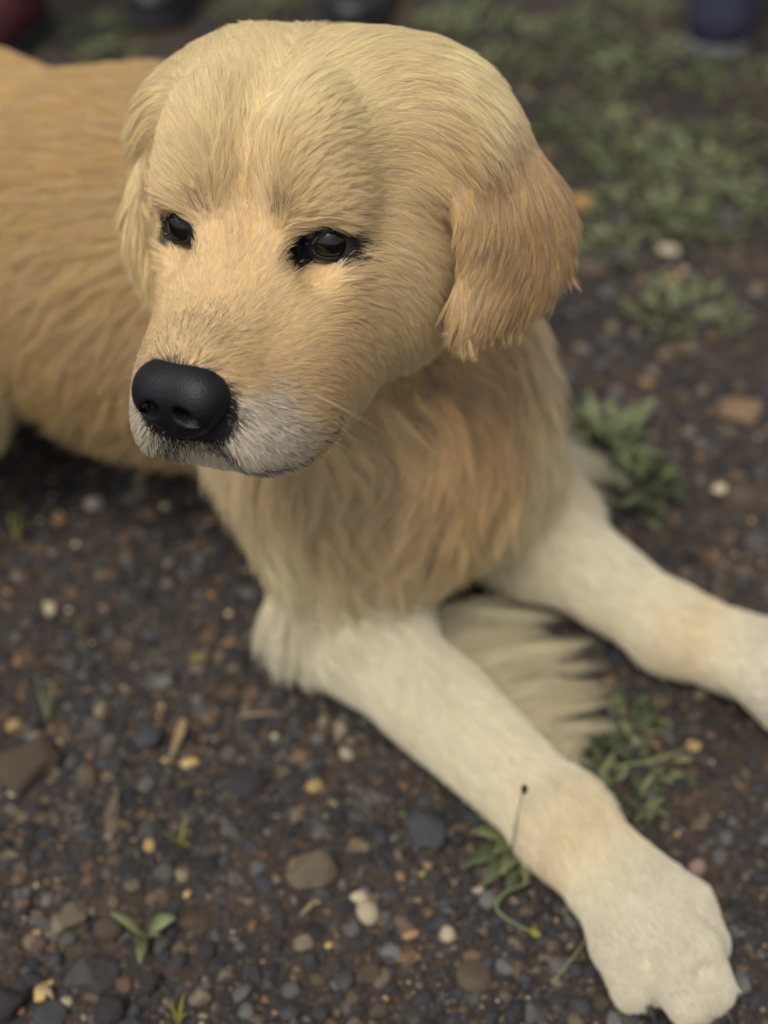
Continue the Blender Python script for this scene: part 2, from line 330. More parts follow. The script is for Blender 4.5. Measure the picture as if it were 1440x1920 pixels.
# ---- materials of the dog
def fur_mat():
    m = bpy.data.materials.new('golden_fur'); t = NT(m)
    a = t.n('ShaderNodeAttribute', attribute_name='tint', attribute_type='GEOMETRY')
    h = t.n('ShaderNodeBsdfHairPrincipled', parametrization='COLOR'); h.inputs['Roughness'].default_value = .42; h.inputs['Radial Roughness'].default_value = .62
    h.inputs['Random Roughness'].default_value = .2; h.inputs['Coat'].default_value = 0.0; h.inputs['IOR'].default_value = 1.38
    t.l(a.outputs['Color'], h.inputs['Color']); df = t.n('ShaderNodeBsdfDiffuse'); tr = t.n('ShaderNodeBsdfTranslucent'); m1 = t.n('ShaderNodeMixShader'); m1.inputs[0].default_value = .3; m2 = t.n('ShaderNodeMixShader'); m2.inputs[0].default_value = .62
    t.l(a.outputs['Color'], df.inputs[0]); t.l(a.outputs['Color'], tr.inputs[0]); t.l(df.outputs[0], m1.inputs[1]); t.l(tr.outputs[0], m1.inputs[2]); t.l(h.outputs[0], m2.inputs[1]); t.l(m1.outputs[0], m2.inputs[2]); t.l(m2.outputs[0], t.out.inputs['Surface']); return m
def skin_mat():
    m = bpy.data.materials.new('dog_skin'); t = NT(m); a = t.n('ShaderNodeAttribute', attribute_name='tint')
    b = t.n('ShaderNodeBsdfPrincipled', i_Roughness=.75); b.inputs['Specular IOR Level'].default_value = .2
    t.l(a.outputs['Color'], b.inputs['Base Color']); t.l(b.outputs[0], t.out.inputs[0]); return m
def plain(name, col, rough=.5, spec=.4, bump=None, var=.0, vscale=40):
    m = bpy.data.materials.new(name); t = NT(m); b = t.n('ShaderNodeBsdfPrincipled', i_Roughness=rough); b.inputs['Specular IOR Level'].default_value = spec
    b.inputs['Base Color'].default_value = (*col, 1); t.l(b.outputs[0], t.out.inputs[0])
    tc = t.n('ShaderNodeTexCoord')
    if var:
        nz = t.n('ShaderNodeTexNoise', i_Scale=vscale, i_Detail=5.0); r = t.n('ShaderNodeMapRange'); r.inputs[3].default_value = 1-var; r.inputs[4].default_value = 1+var
        mx = t.n('ShaderNodeVectorMath', operation='SCALE'); mx.inputs[0].default_value = col
        t.l(tc.outputs['Object'], nz.inputs['Vector']); t.l(nz.outputs[0], r.inputs[0]); t.l(r.outputs[0], mx.inputs['Scale']); t.l(mx.outputs[0], b.inputs['Base Color'])
    if bump:
        kind, sc, st, dist = bump
        w = t.n('ShaderNodeTexVoronoi', i_Scale=sc) if kind == 'v' else t.n('ShaderNodeTexNoise', i_Scale=sc, i_Detail=6.0)
        bp = t.n('ShaderNodeBump', i_Strength=st, i_Distance=dist); t.l(tc.outputs['Object'], w.inputs['Vector']); t.l(w.outputs[0], bp.inputs['Height']); t.l(bp.outputs[0], b.inputs['Normal'])
    return m
M_FUR, M_SKIN = fur_mat(), skin_mat()
M_NOSE = plain('nose_leather', (.0032, .0032, .005), .5, .27, ('v', 900, .28, .0005), .3, 300)
M_LID = plain('eyelid_skin', (.010, .009, .011), .5, .25, ('n', 700, .4, .0004))
M_CLAW = plain('claw', (.03, .026, .024), .35, .5)
# ---- body
dog = bpy.data.objects.new('dog', None); COL.objects.link(dog); dog.location = (-.05, .66, 0); bpy.context.view_layer.update()
tag(dog, 'golden retriever dog with pale cream legs lying on dark gravel, head turned aside', 'dog')
DOGI = np.array(dog.location)
def dpart(name, data, mat, parent=None):
    o = link(name, data, parent or dog, mat)
    if parent is None: o.matrix_parent_inverse = Matrix.Translation(-Vector(DOGI))
    return o
skin = VC*(.75-.20*(Wg[:, 6]+Wg[:, 7]))[:, None]; skin = skin+(np.array([.014, .012, .013])-skin)*sstep(.35, .8, dark)[:, None]  # shade under the coat put into the skin tone, deeper on the legs
me = mesh_np('body', V, Fq); vcol(me, skin); body = dpart('body', me, M_SKIN)
# ---- nose
NP = []
for s in (1, -1):
    NP += [ell((.0125*s, .0965, -.042), (.0105, .0125, .0105), None, .010, op=1)]
NP = [ell((0, .0920, -.0385), (.0215, .0165, .0125), None, .01), ell((0, .0965, -.049), (.0135, .0125, .0125), None, .01)]+NP+[ell((0, .084, -.050), (.019, .015, .015), None, .008)]
for s in (1, -1):
    NP += [ell((.0090*s, .1100, -.0430), (.0054, .0140, .0040), rot(0, .5*s, 0), .0022, op=-1), cone((.0115*s, .1085, -.0455), (.0215*s, .0975, -.0475), .0026, .0013, .0025, op=-1)]
NP += [cone((0, .1125, -.040), (0, .1085, -.062), .0011, .0016, .003, op=-1)]
nax = [np.arange(-.028, .0281, .0007), np.arange(.062, .122, .0007), np.arange(-.070, -.012, .0007)]
nv_, nf_ = surface_nets(NP, nax); nv_ = smooth_v(nv_, nf_, 3, .4); nv_ = (nv_-[0, .09, -.045])*[.94, .90, .98]; nv_ = nv_@np.array([[1, 0, 0], [0, math.cos(.16), -math.sin(.16)], [0, math.sin(.16), math.cos(.16)]])+[0, .0915, -.0455]; nv_ = (nv_-[0, .085, 0])@np.array([[math.cos(.12), -math.sin(.12), 0], [math.sin(.12), math.cos(.12), 0], [0, 0, 1]])+[0.001, .085, 0]; nose = dpart('nose', mesh_np('nose', hs_(nv_), nf_), M_NOSE)
# ---- eyes
def eye_mat():
    m = bpy.data.materials.new('dog_eye'); t = NT(m); tc = t.n('ShaderNodeTexCoord'); sx = t.n('ShaderNodeSeparateXYZ'); t.l(tc.outputs['Object'], sx.inputs[0])
    xx = t.n('ShaderNodeMath', operation='MULTIPLY'); t.l(sx.outputs[0], xx.inputs[0]); t.l(sx.outputs[0], xx.inputs[1]); yy = t.n('ShaderNodeMath', operation='MULTIPLY_ADD'); t.l(sx.outputs[1], yy.inputs[0]); t.l(sx.outputs[1], yy.inputs[1]); t.l(xx.outputs[0], yy.inputs[2])
    sq = t.n('ShaderNodeMath', operation='SQRT'); t.l(yy.outputs[0], sq.inputs[0]); mr = t.n('ShaderNodeMapRange'); mr.inputs[2].default_value = .0125; t.l(sq.outputs[0], mr.inputs[0])
    cr = t.n('ShaderNodeValToRGB'); e = cr.color_ramp.elements; e[0].position = .30; e[0].color = (.002, .002, .002, 1); e[1].position = .38; e[1].color = (.006, .0035, .0025, 1)
    k = e.new(.66); k.color = (.008, .0045, .003, 1); k = e.new(.72); k.color = (.010, .008, .007, 1); k = e.new(.82); k.color = (.10, .085, .075, 1)
    t.l(mr.outputs[0], cr.inputs[0]); b = t.n('ShaderNodeBsdfPrincipled', i_Roughness=.10); b.inputs['Specular IOR Level'].default_value = .35; t.l(cr.outputs[0], b.inputs['Base Color']); t.l(b.outputs[0], t.out.inputs[0]); return m
M_EYE = eye_mat()
def sphere_np(nu=48, nv2=32):
    th = np.linspace(0, 2*np.pi, nu, endpoint=False); ph = np.linspace(.02, np.pi-.02, nv2); a, b = np.meshgrid(ph, th, indexing='ij')
    v = np.stack([np.sin(a)*np.cos(b), np.sin(a)*np.sin(b), np.cos(a)], -1).reshape(-1, 3); f = []
    for i in range(nv2-1):
        for j in range(nu): f.append((i*nu+j, (i+1)*nu+j, (i+1)*nu+(j+1) % nu, i*nu+(j+1) % nu))
    return v, np.array(f)
sv, sf = sphere_np(); RE = .0125; LASH = []
for s in (1, -1):
    A = EYE_AX[s]; up = unit(np.array([0, 0, 1.])-A*A[2]); lat = np.cross(up, A)*1.0; lat = lat*np.sign(lat[0]*s)    # lat points to the outer corner
    cor = sv*RE*HS; cor[:, 2] += np.exp(-((sv[:, 0]**2+sv[:, 1]**2)/.30))*.0010*(sv[:, 2] > 0)
    eo = link('eye', mesh_np('eye', cor, sf), dog, M_EYE); Rw = HM@np.stack([np.cross(up, A), up, A], 1); mw = Matrix.Identity(4)
    for r in range(3):
        for q in range(3): mw[r][q] = Rw[r, q]
    mw.translation = Vector(hw(EYE[s])-DOGI); eo.matrix_local = mw
    # lids: rings from the rim of the opening out under the fur
    na = 72; ph = np.linspace(0, 2*np.pi, na, endpoint=False); cu, su = np.cos(ph), np.sin(ph)
    ox = cu*np.where(cu > 0, .0108, .0112); oz = np.where(su > 0, .0070*np.abs(su)**1.15, -.0058*np.abs(su)**1.1)-.0012*cu*(cu > 0)-.0016*np.maximum(-cu, 0)
    rings = []
    ox, oz = ox*.90, (oz-.22*np.maximum(ox, 0))*.92
    for kx, lift in ((1.0, .0003), (1.0, .0009), (1.08, .0013), (1.28, .0013), (1.5, .0004), (1.75, -.003)):
        px_, pz_ = ox*np.where(cu > 0, 1+(kx-1)*(1-.6*cu), kx), oz*(kx if kx < 1.2 else kx*1.12)+0; r2 = np.minimum((px_**2+pz_**2), RE**2*.999)
        dep = np.sqrt(RE**2-r2)+lift*1.0
        pt = EYE[s]+np.outer(px_, lat)+np.outer(pz_, up)+np.outer(dep, A)
        if kx > 1.25:                                                     # settle the outer rings on the face
            st = EYE[s]+np.outer(px_, lat)+np.outer(pz_, up); tt = np.full(na, .03)
            for _ in range(24): tt -= np.clip(field_at(PRIMS, hw(st+np.outer(tt, A))), -.004, .004)*.8
            face = st+np.outer(tt+lift*.6, A); w = sstep(1.2, 1.6, kx); pt = pt*(1-w)+face*w
        rings.append(pt)
    rv = np.concatenate(rings); ff = [(i*na+j, i*na+(j+1) % na, (i+1)*na+(j+1) % na, (i+1)*na+j) for i in range(len(rings)-1) for j in range(na)]
    ff = np.array(ff)
    if s*1.0 > 0: ff = ff[:, ::-1]
    lid = mesh_np('eyelid', hs_(rv), ff); lo = link('eyelid', lid, eo, M_LID); lo.matrix_parent_inverse = (Matrix.Translation(Vector(DOGI))@mw).inverted()
    top = rings[2][(su > .15)]; LASH.append((s, top, A, up, lat))
# ---- fur
SC.cycles_curves.shape = 'RIBBONS'; SC.cycles_curves.subdivisions = 2
def curves(name, P, rad, col, parent, mat):
    n, k, _ = P.shape; h = bpy.data.hair_curves.new(name); h.add_curves([k]*n)
    h.position_data.foreach_set('vector', P.astype(np.float32).ravel())
    a = h.attributes.new('radius', 'FLOAT', 'POINT'); a.data.foreach_set('value', rad.astype(np.float32).ravel())
    a = h.attributes.new('tint', 'FLOAT_COLOR', 'CURVE'); a.data.foreach_set('color', np.concatenate([col, np.ones((n, 1))], 1).astype(np.float32).ravel())
    h.materials.append(mat); return dpart(name, h, None)
tri = np.concatenate([Fq[:, [0, 1, 2]], Fq[:, [0, 2, 3]]]); ta = np.linalg.norm(np.cross(V[tri[:, 1]]-V[tri[:, 0]], V[tri[:, 2]]-V[tri[:, 0]]), axis=1)/2
def grow(R, Nn, Fd, L, lift, k, wav, seed):
    """strands that leave the skin at an angle and bend into the lie of the coat"""
    n = len(R); P = np.zeros((n, k, 3)); P[:, 0] = R; lat = np.cross(Nn, Fd); ph = vnoise(R, 30, seed)*3; ph2 = vnoise(R, 12, seed+1)
    for j in range(1, k):
        t = (j-.5)/(k-1); a = lift*(1.25-1.15*t)
        d = Fd*np.cos(a)[:, None]+Nn*np.sin(a)[:, None]+lat*(wav*np.sin(t*5.5+ph)+.5*wav*ph2)[:, None]
        d[:, 2] -= .22*t; P[:, j] = P[:, j-1]+unit(d)*(L/(k-1))[:, None]
    return P
def coat(name, sel, count, k, rad, gratio, clump, wav, jit, lenvar=(.7, 1.12), seed=1, gvar=.12):
    w = ta*sel[tri].mean(1); cdf = np.cumsum(w); idx = np.searchsorted(cdf, rng.random(count)*cdf[-1]); idx = np.minimum(idx, len(tri)-1)
    b = rng.dirichlet((1, 1, 1), count); T = tri[idx]; I = lambda A: (A[T]*(b[:, :, None] if A.ndim == 2 else b)).sum(1)
    R, Nn, Fd, L, lf, C, dk = I(V), unit(I(N)), unit(I(FLOW)), I(VL), I(VLIFT), I(VC), I(dark)
    keep = rng.random(count) < I(THIN); R, Nn, Fd, L, lf, C, dk = [q[keep] for q in (R, Nn, Fd, L, lf, C, dk)]; n = len(R)
    L = L*(1-.72*sstep(.25, .8, dk)*(L < .03))
    rn_ = rng.normal(size=(n, 3)); Fd = unit(Fd+rn_*jit); Fd = unit(Fd-Nn*np.sum(Fd*Nn, 1, keepdims=True))
    g = rng.choice(n, max(n//gratio, 4), replace=False)
    G = grow(R[g], Nn[g], Fd[g], L[g]*1.05, lf[g]*rng.uniform(.8, 1.25, len(g)), k, wav*rng.uniform(.6, 1.4, len(g)), seed)
    kd = kdtree.KDTree(len(g))
    for i, q in enumerate(R[g]): kd.insert(q, i)
    kd.balance(); near = np.array([kd.find(q)[1] for q in R])
    lv = rng.uniform(*lenvar, n); P = grow(R, Nn, Fd, L*lv, lf*rng.uniform(.75, 1.3, n), k, wav*np.ones(n), seed+5)
    t = np.linspace(0, 1, k)[None, :, None]; Gc = G[near]; Gc = Gc[:, :1]+(Gc-Gc[:, :1])*lv[:, None, None]
    tgt = Gc+(R-R[g][near])[:, None]*(1-clump*t**1.3); P = P+(tgt-P)*np.clip(t*1.6, 0, 1)*.85
    P[:, 1:, 2] = np.maximum(P[:, 1:, 2], .004)
    gb = rng.normal(0, 1, len(g))[near]; col = C*(1+gvar*gb+.10*rng.normal(size=n))[:, None]; col = col*np.array([1, 1, 1])+np.stack([0*gb, .0*gb, -.012*gb], 1)
    pale = rng.random(n) < (.12 if 'leg' not in name else .03); col[pale] = col[pale]*.6+np.array([.72, .62, .44])*.4
    isd = rng.random(n) < dk; wd = sstep(.2, .75, dk[isd])[:, None]; col[isd] = (np.array([.15, .115, .085])*(1-wd)+np.array([.022, .019, .018])*wd)*rng.uniform(.6, 1.8, (isd.sum(), 1))
    col = np.clip(col, .008, .86)
    taper = (1-.8*np.linspace(0, 1, k)**1.5)[None]; r = rad*rng.uniform(.7, 1.25, (n, 1))*taper
    return curves(name, P, r, col, dog, M_FUR)
isg = lambda *g: np.isin(group, [gi[q] for q in g])
xl = Lh[:, 0]
Q = 1.0
coat('head_fur', isg('head')*(1.0+.6*(y > .03)+.4*(y > -.03)), int(330000*Q), 5, .000095, 14, .32, .08, .14, seed=1, gvar=.06)
for s, cnt in ((-1, 42000), (1, 30000)):
    coat('ear_fur', isg('ear')*(xl*s > 0), int(cnt*1.3*Q), 8, .00014, 14, .42, .16, .14, (.45, 1.15), seed=11, gvar=.17)
coat('neck_fur', isg('neck')*1.0, int(75000*Q), 9, .00020, 34, .72, .75, .2, (.45, 1.15), seed=21, gvar=.24)
coat('torso_fur', isg('torso')*(1.0*(V[:, 0] > -.42)+.15), int(85000*Q), 6, .00024, 12, .22, .12, .18, seed=31, gvar=.05)
coat('hind_leg_fur', isg('hind')*1.0, 12000, 5, .00036, 14, .5, .1, .12, seed=41)
coat('tail_fur', isg('tail')*1.0, 5000, 6, .0004, 14, .6, .2, .15, seed=51)
coat('shoulder_fur', isg('legn')*(S6 < .31), int(26000*Q), 8, .00020, 26, .70, .5, .2, (.45, 1.2), seed=65, gvar=.14)
coat('foreleg_fur', isg('legn')*(S6 > .25)*(1+2.2*(S6 > .60)), int(120000*Q), 6, .00017, 5, .15, .12, .20, seed=61, gvar=.04)
coat('foreleg_fur', isg('legf')*1.0, int(42000*Q), 6, .00024, 5, .15, .12, .20, seed=71, gvar=.04)
# ---- long feathering of the near foreleg, spread on the ground, and a tuft behind the far elbow
def feather(name, root_px, tip_px, z0, z1, n, locks, col, rad=.00022, curl=.004):
    rp = np.array([P_at(u, v, z0) for u, v in root_px]); tp = np.array([P_at(u, v, z1) for u, v in tip_px]); m = len(rp)-1; k = 9
    def lerp(A, s): i = np.minimum((s*m).astype(int), m-1); w = (s*m-i)[:, None]; return A[i]*(1-w)+A[i+1]*w
    sl = np.sort(rng.random(locks)); li = rng.integers(0, locks, n); s = sl[li]; t = np.linspace(0, 1, k)
    r = lerp(rp, np.clip(s+rng.normal(0, .012, n), 0, .999)); e = lerp(tp, np.clip(s, 0, .999))+(rng.normal(0, .008, (locks, 3))*[1, 1, .3])[li]
    r = r+rng.normal(0, .004, (n, 3))*[1, 1, 1]; e = e+rng.normal(0, .0024, (n, 3))*[1, 1, .5]; e = r+(e-r)*(rng.uniform(.7, 1.12, locks)[li]*rng.uniform(.75, 1.05, n))[:, None]
    d = e-r; lat = unit(np.stack([d[:, 1], -d[:, 0], 0*d[:, 0]], 1)); am = rng.normal(0, curl, locks)[li]+rng.normal(0, .0008, n); ph = rng.uniform(0, 6, locks)[li]
    P = r[:, None]+d[:, None]*t[None, :, None]+lat[:, None]*((am[:, None]*np.sin(3.6*t[None]+ph[:, None]))*t[None])[..., None]
    P[..., 2] += ((.004+.008*rng.random(locks))[li][:, None]*np.sin(np.pi*t)[None]); P[..., 2] = np.maximum(P[..., 2], .003)
    c = np.array(col)*(1+.16*rng.normal(size=locks)[li]+.10*rng.normal(size=n))[:, None]
    return curves(name, P, np.full((n, 1), rad)*(1-.75*t**1.5)[None], np.clip(c, .03, .85), dog, M_FUR)
feather('feathering', [(770, 1170), (850, 1270), (930, 1370), (1010, 1450)], [(1010, 1150), (1075, 1220), (1095, 1310), (1105, 1410)], .034, .010, 5200, 76, (.70, .61, .42), .00020, .010)
feather('feathering', [(958, 825), (985, 880), (1000, 930)], [(1110, 830), (1150, 890), (1130, 970)], .045, .02, 1800, 60, (.60, .54, .38), .00013)
# ---- lashes and whiskers
LP, LC = [], []
for s, top, A, up, lat in LASH:
    for i in rng.integers(0, len(top), 14):
        r0 = top[i]+rng.normal(0, .0003, 3); L = rng.uniform(.003, .006); d = unit(A*.55+up*.9+lat*rng.normal(.35, .3)); t = np.linspace(0, 1, 5)[:, None]
        LP.append(hs_(r0+d*L*t-up*L*.35*t**2)); LC.append((.62, .56, .46) if rng.random() < .8 else (.05, .04, .04))
curves('eyelashes', np.array(LP), np.full((len(LP), 1), .00010)*(1-.7*np.linspace(0, 1, 5))[None], np.array(LC), dog, M_FUR)
LP = []
for s in (1, -1):
    for i in range(7):
        r0 = np.array([(.034+.004*rng.random())*s, rng.uniform(.045, .075), rng.uniform(-.068, -.046)]); L = rng.uniform(.022, .042); d = unit(np.array([.75*s, -.35, -.25])+rng.normal(0, .16, 3)); t = np.linspace(0, 1, 7)[:, None]
        LP.append(hs_(r0+d*L*t+np.array([0, -.15, -.25])*L*t**2))
curves('whiskers', np.array(LP), np.full((len(LP), 1), .00009)*(1-.8*np.linspace(0, 1, 7))[None], np.tile([.70, .60, .42], (len(LP), 1)), dog, M_FUR)
# ---- claws
for wr, pw in ((wr_n, pw_n), (wr_f, pw_f)):
    d = unit((pw-wr)*[1, 1, 0]); sdv = np.array([d[1], -d[0], 0])
    for s, fw in ((-1.42, .018), (-.48, .040), (.48, .040), (1.42, .016)):
        c = pw+sdv*s*.0175+d*(fw+.011); k = 8; t = np.linspace(0, 1, 6); rr = .0032*(1-t)**.7+.0004
        ctr = c+np.outer(t*.014, d)+np.outer(-.012-.008*t**2, [0, 0, 1]); ctr[:, 2] = np.maximum(ctr[:, 2], .004); a = np.linspace(0, 2*np.pi, k, endpoint=False)
        vv = (ctr[:, None]+rr[:, None, None]*(np.cos(a)[None, :, None]*sdv+np.sin(a)[None, :, None]*np.array([0, 0, 1.]))).reshape(-1, 3)
        ff = np.array([(i*k+j, i*k+(j+1) % k, (i+1)*k+(j+1) % k, (i+1)*k+j) for i in range(5) for j in range(k)])
        dpart('claw', mesh_np('claw', vv, ff), M_CLAW)
print('fur', time.time()-T0)
# ------------------------------------------------------------------ the ground
def gz(x, y):
    p = np.stack([np.atleast_1d(x), np.atleast_1d(y), 0*np.atleast_1d(x)], 1).astype(float)
    return (-.004+.0035*vnoise(p, 7, 2)+.0022*vnoise(p, 26, 3)+.0012*vnoise(p, 90, 4))*1.0
def geo(a, s, end):
    o = [a]
    while abs(o[-1]) < end: s *= 1.45; o.append(o[-1]+s)
    return o
gx = np.array(sorted(geo(-.85, -.006, 400)+list(np.arange(-.844, .845, .006))+geo(.85, .006, 400)))
gy = np.array(sorted(geo(.2, -.006, 400)+list(np.arange(.206, 2.2, .006))+geo(2.2, .006, 400)))
A, B = np.meshgrid(gx, gy, indexing='ij'); gv = np.stack([A.ravel(), B.ravel(), gz(A.ravel(), B.ravel())], 1); ny_ = len(gy)
ii, jj = np.meshgrid(np.arange(len(gx)-1), np.arange(ny_-1), indexing='ij'); q0 = (ii*ny_+jj).ravel()
def ground_mat():
    m = bpy.data.materials.new('gravelly_soil'); t = NT(m); tc = t.n('ShaderNodeTexCoord'); ge = tc.outputs['Object']
    def ramp(sc, det, stops, rough=.6):
        n = t.n('ShaderNodeTexNoise', i_Scale=sc, i_Detail=det, i_Roughness=rough); t.l(ge, n.inputs['Vector']); r = t.n('ShaderNodeValToRGB'); e = r.color_ramp.elements
        e[0].position, e[0].color = stops[0][0], (*stops[0][1], 1); e[1].position, e[1].color = stops[-1][0], (*stops[-1][1], 1)
        for p_, c_ in stops[1:-1]: k = e.new(p_); k.color = (*c_, 1)
        t.l(n.outputs[0], r.inputs[0]); return r, n
    a, _ = ramp(9, 4, [(.42, (.018, .016, .016)), (.56, (.046, .033, .024)), (.68, (.085, .058, .037))])
    b, nb = ramp(240, 5, [(.30, (.012, .011, .011)), (.5, (.040, .034, .030)), (.74, (.11, .085, .060))])
    mx = t.n('ShaderNodeMix', data_type='RGBA'); mx.inputs[0].default_value = .45; t.l(a.outputs[0], mx.inputs[6]); t.l(b.outputs[0], mx.inputs[7])
    p = t.n('ShaderNodeBsdfPrincipled', i_Roughness=.95); p.inputs['Specular IOR Level'].default_value = .15; t.l(mx.outputs[2], p.inputs['Base Color'])
    bp = t.n('ShaderNodeBump', i_Strength=.9, i_Distance=.003); t.l(nb.outputs[0], bp.inputs['Height']); t.l(bp.outputs[0], p.inputs['Normal']); t.l(p.outputs[0], t.out.inputs[0]); return m
ground = link('ground', mesh_np('ground', gv, np.stack([q0, q0+ny_, q0+ny_+1, q0+1], 1)), None, ground_mat()); tag(ground, 'dark brown gravelly dirt ground', None, None, 'structure')
# ---- stones
def ico(sub):
    p = (1+5**.5)/2; v = [(-1, p, 0), (1, p, 0), (-1, -p, 0), (1, -p, 0), (0, -1, p), (0, 1, p), (0, -1, -p), (0, 1, -p), (p, 0, -1), (p, 0, 1), (-p, 0, -1), (-p, 0, 1)]
    f = [(0, 11, 5), (0, 5, 1), (0, 1, 7), (0, 7, 10), (0, 10, 11), (1, 5, 9), (5, 11, 4), (11, 10, 2), (10, 7, 6), (7, 1, 8), (3, 9, 4), (3, 4, 2), (3, 2, 6), (3, 6, 8), (3, 8, 9), (4, 9, 5), (2, 4, 11), (6, 2, 10), (8, 6, 7), (9, 8, 1)]
    v = [np.array(q)/np.linalg.norm(q) for q in v]
    for _ in range(sub):
        mid = {}; nf = []
        def m_(a, b):
            k = (min(a, b), max(a, b))
            if k not in mid: mid[k] = len(v); q = v[a]+v[b]; v.append(q/np.linalg.norm(q))
            return mid[k]
        for a, b, c in f: x_, y_, z_ = m_(a, b), m_(b, c), m_(c, a); nf += [(a, x_, z_), (b, y_, x_), (c, z_, y_), (x_, y_, z_)]
        f = nf
    return np.array(v), np.array(f)
ICO = [ico(i) for i in range(4)]
def rock(sub, seed, rough=.18):
    v, f = ICO[sub]; r = np.random.default_rng(seed); d = np.ones(len(v))
    for _ in range(7):                                                   # chop flat facets
        nrm = unit(r.normal(size=3)); h = r.uniform(.52, .86); s = v@nrm; d = np.minimum(d, np.where(s > .05, h/np.maximum(s, .05), 9))
    o = v*np.minimum(d, 1.25)[:, None]; o = o*(1+rough*.5*vnoise(v, 1.7, seed % 91)+rough*.28*vnoise(v, 4.3, seed % 57))[:, None]
    return o*r.uniform(.75, 1.15, 3)*[1.08, .92, .72]
def stone_mat():
    m = bpy.data.materials.new('stone'); t = NT(m); oi = t.n('ShaderNodeObjectInfo'); tc = t.n('ShaderNodeTexCoord'); add = t.n('ShaderNodeVectorMath', operation='ADD'); t.l(tc.outputs['Object'], add.inputs[0]); t.l(oi.outputs['Random'], add.inputs[1])
    n = t.n('ShaderNodeTexNoise', i_Scale=260.0, i_Detail=6.0, i_Roughness=.65); t.l(add.outputs[0], n.inputs['Vector']); r = t.n('ShaderNodeMapRange'); r.inputs[1].default_value = .3; r.inputs[2].default_value = .7; r.inputs[3].default_value = .55; r.inputs[4].default_value = 1.5; t.l(n.outputs[0], r.inputs[0])
    n2 = t.n('ShaderNodeTexNoise', i_Scale=70.0, i_Detail=3.0); t.l(add.outputs[0], n2.inputs['Vector']); r2 = t.n('ShaderNodeMapRange'); r2.inputs[1].default_value = .5; r2.inputs[2].default_value = .7; r2.inputs[4].default_value = .55; t.l(n2.outputs[0], r2.inputs[0])
    s = t.n('ShaderNodeVectorMath', operation='SCALE'); t.l(oi.outputs['Color'], s.inputs[0]); t.l(r.outputs[0], s.inputs['Scale'])
    mx = t.n('ShaderNodeMix', data_type='RGBA'); mx.inputs[7].default_value = (.075, .048, .030, 1); t.l(r2.outputs[0], mx.inputs[0]); t.l(s.outputs[0], mx.inputs[6])       # soil dust in patches
    b = t.n('ShaderNodeBsdfPrincipled', i_Roughness=.85); b.inputs['Specular IOR Level'].default_value = .25; t.l(mx.outputs[2], b.inputs['Base Color'])
    bp = t.n('ShaderNodeBump', i_Strength=.7, i_Distance=.0012); t.l(n.outputs[0], bp.inputs['Height']); t.l(bp.outputs[0], b.inputs['Normal']); t.l(b.outputs[0], t.out.inputs[0]); return m
def grit_mat():
    m = bpy.data.materials.new('gravel_grit'); t = NT(m); a = t.n('ShaderNodeAttribute', attribute_name='tint'); b = t.n('ShaderNodeBsdfPrincipled', i_Roughness=.85); b.inputs['Specular IOR Level'].default_value = .25
    t.l(a.outputs['Color'], b.inputs['Base Color']); t.l(b.outputs[0], t.out.inputs[0]); return m
M_STONE, M_GRIT = stone_mat(), grit_mat()
low = V[V[:, 2] < .05]; occ = set(map(tuple, np.floor(low[:, :2]/.01).astype(int)))
def covered(x, y, r):
    k = int(r/.01)+1; i, j = int(math.floor(x/.01)), int(math.floor(y/.01))
    return any((i+a, j+b) in occ for a in range(-k, k+1) for b in range(-k, k+1))
GREY, DGREY, BROWN, TAN, OCHRE, CREAM, BLUE = (.070, .066, .062), (.028, .027, .029), (.075, .055, .038), (.135, .108, .075), (.36, .25, .11), (.40, .34, .23), (.050, .053, .060)
placed = []
def put_stone(name, me, u, v, dpx, col, label, group=None, flat=.25):
    p = P_at(u, v, 0.0); d = (CAM_H)/(math.sin(PITCH)+(v-960)/FPX*math.cos(PITCH)); r = dpx/FPX*d/2
    o = link(name, me); o.location = (p[0], p[1], gz(p[0], p[1])[0]+r*flat); o.scale = (r, r, r); o.rotation_euler = (rng.uniform(-.3, .3), rng.uniform(-.3, .3), rng.uniform(0, 6.28)); o.color = (*col, 1)
    tag(o, label, 'stone', group); placed.append((p[0], p[1], r)); return o
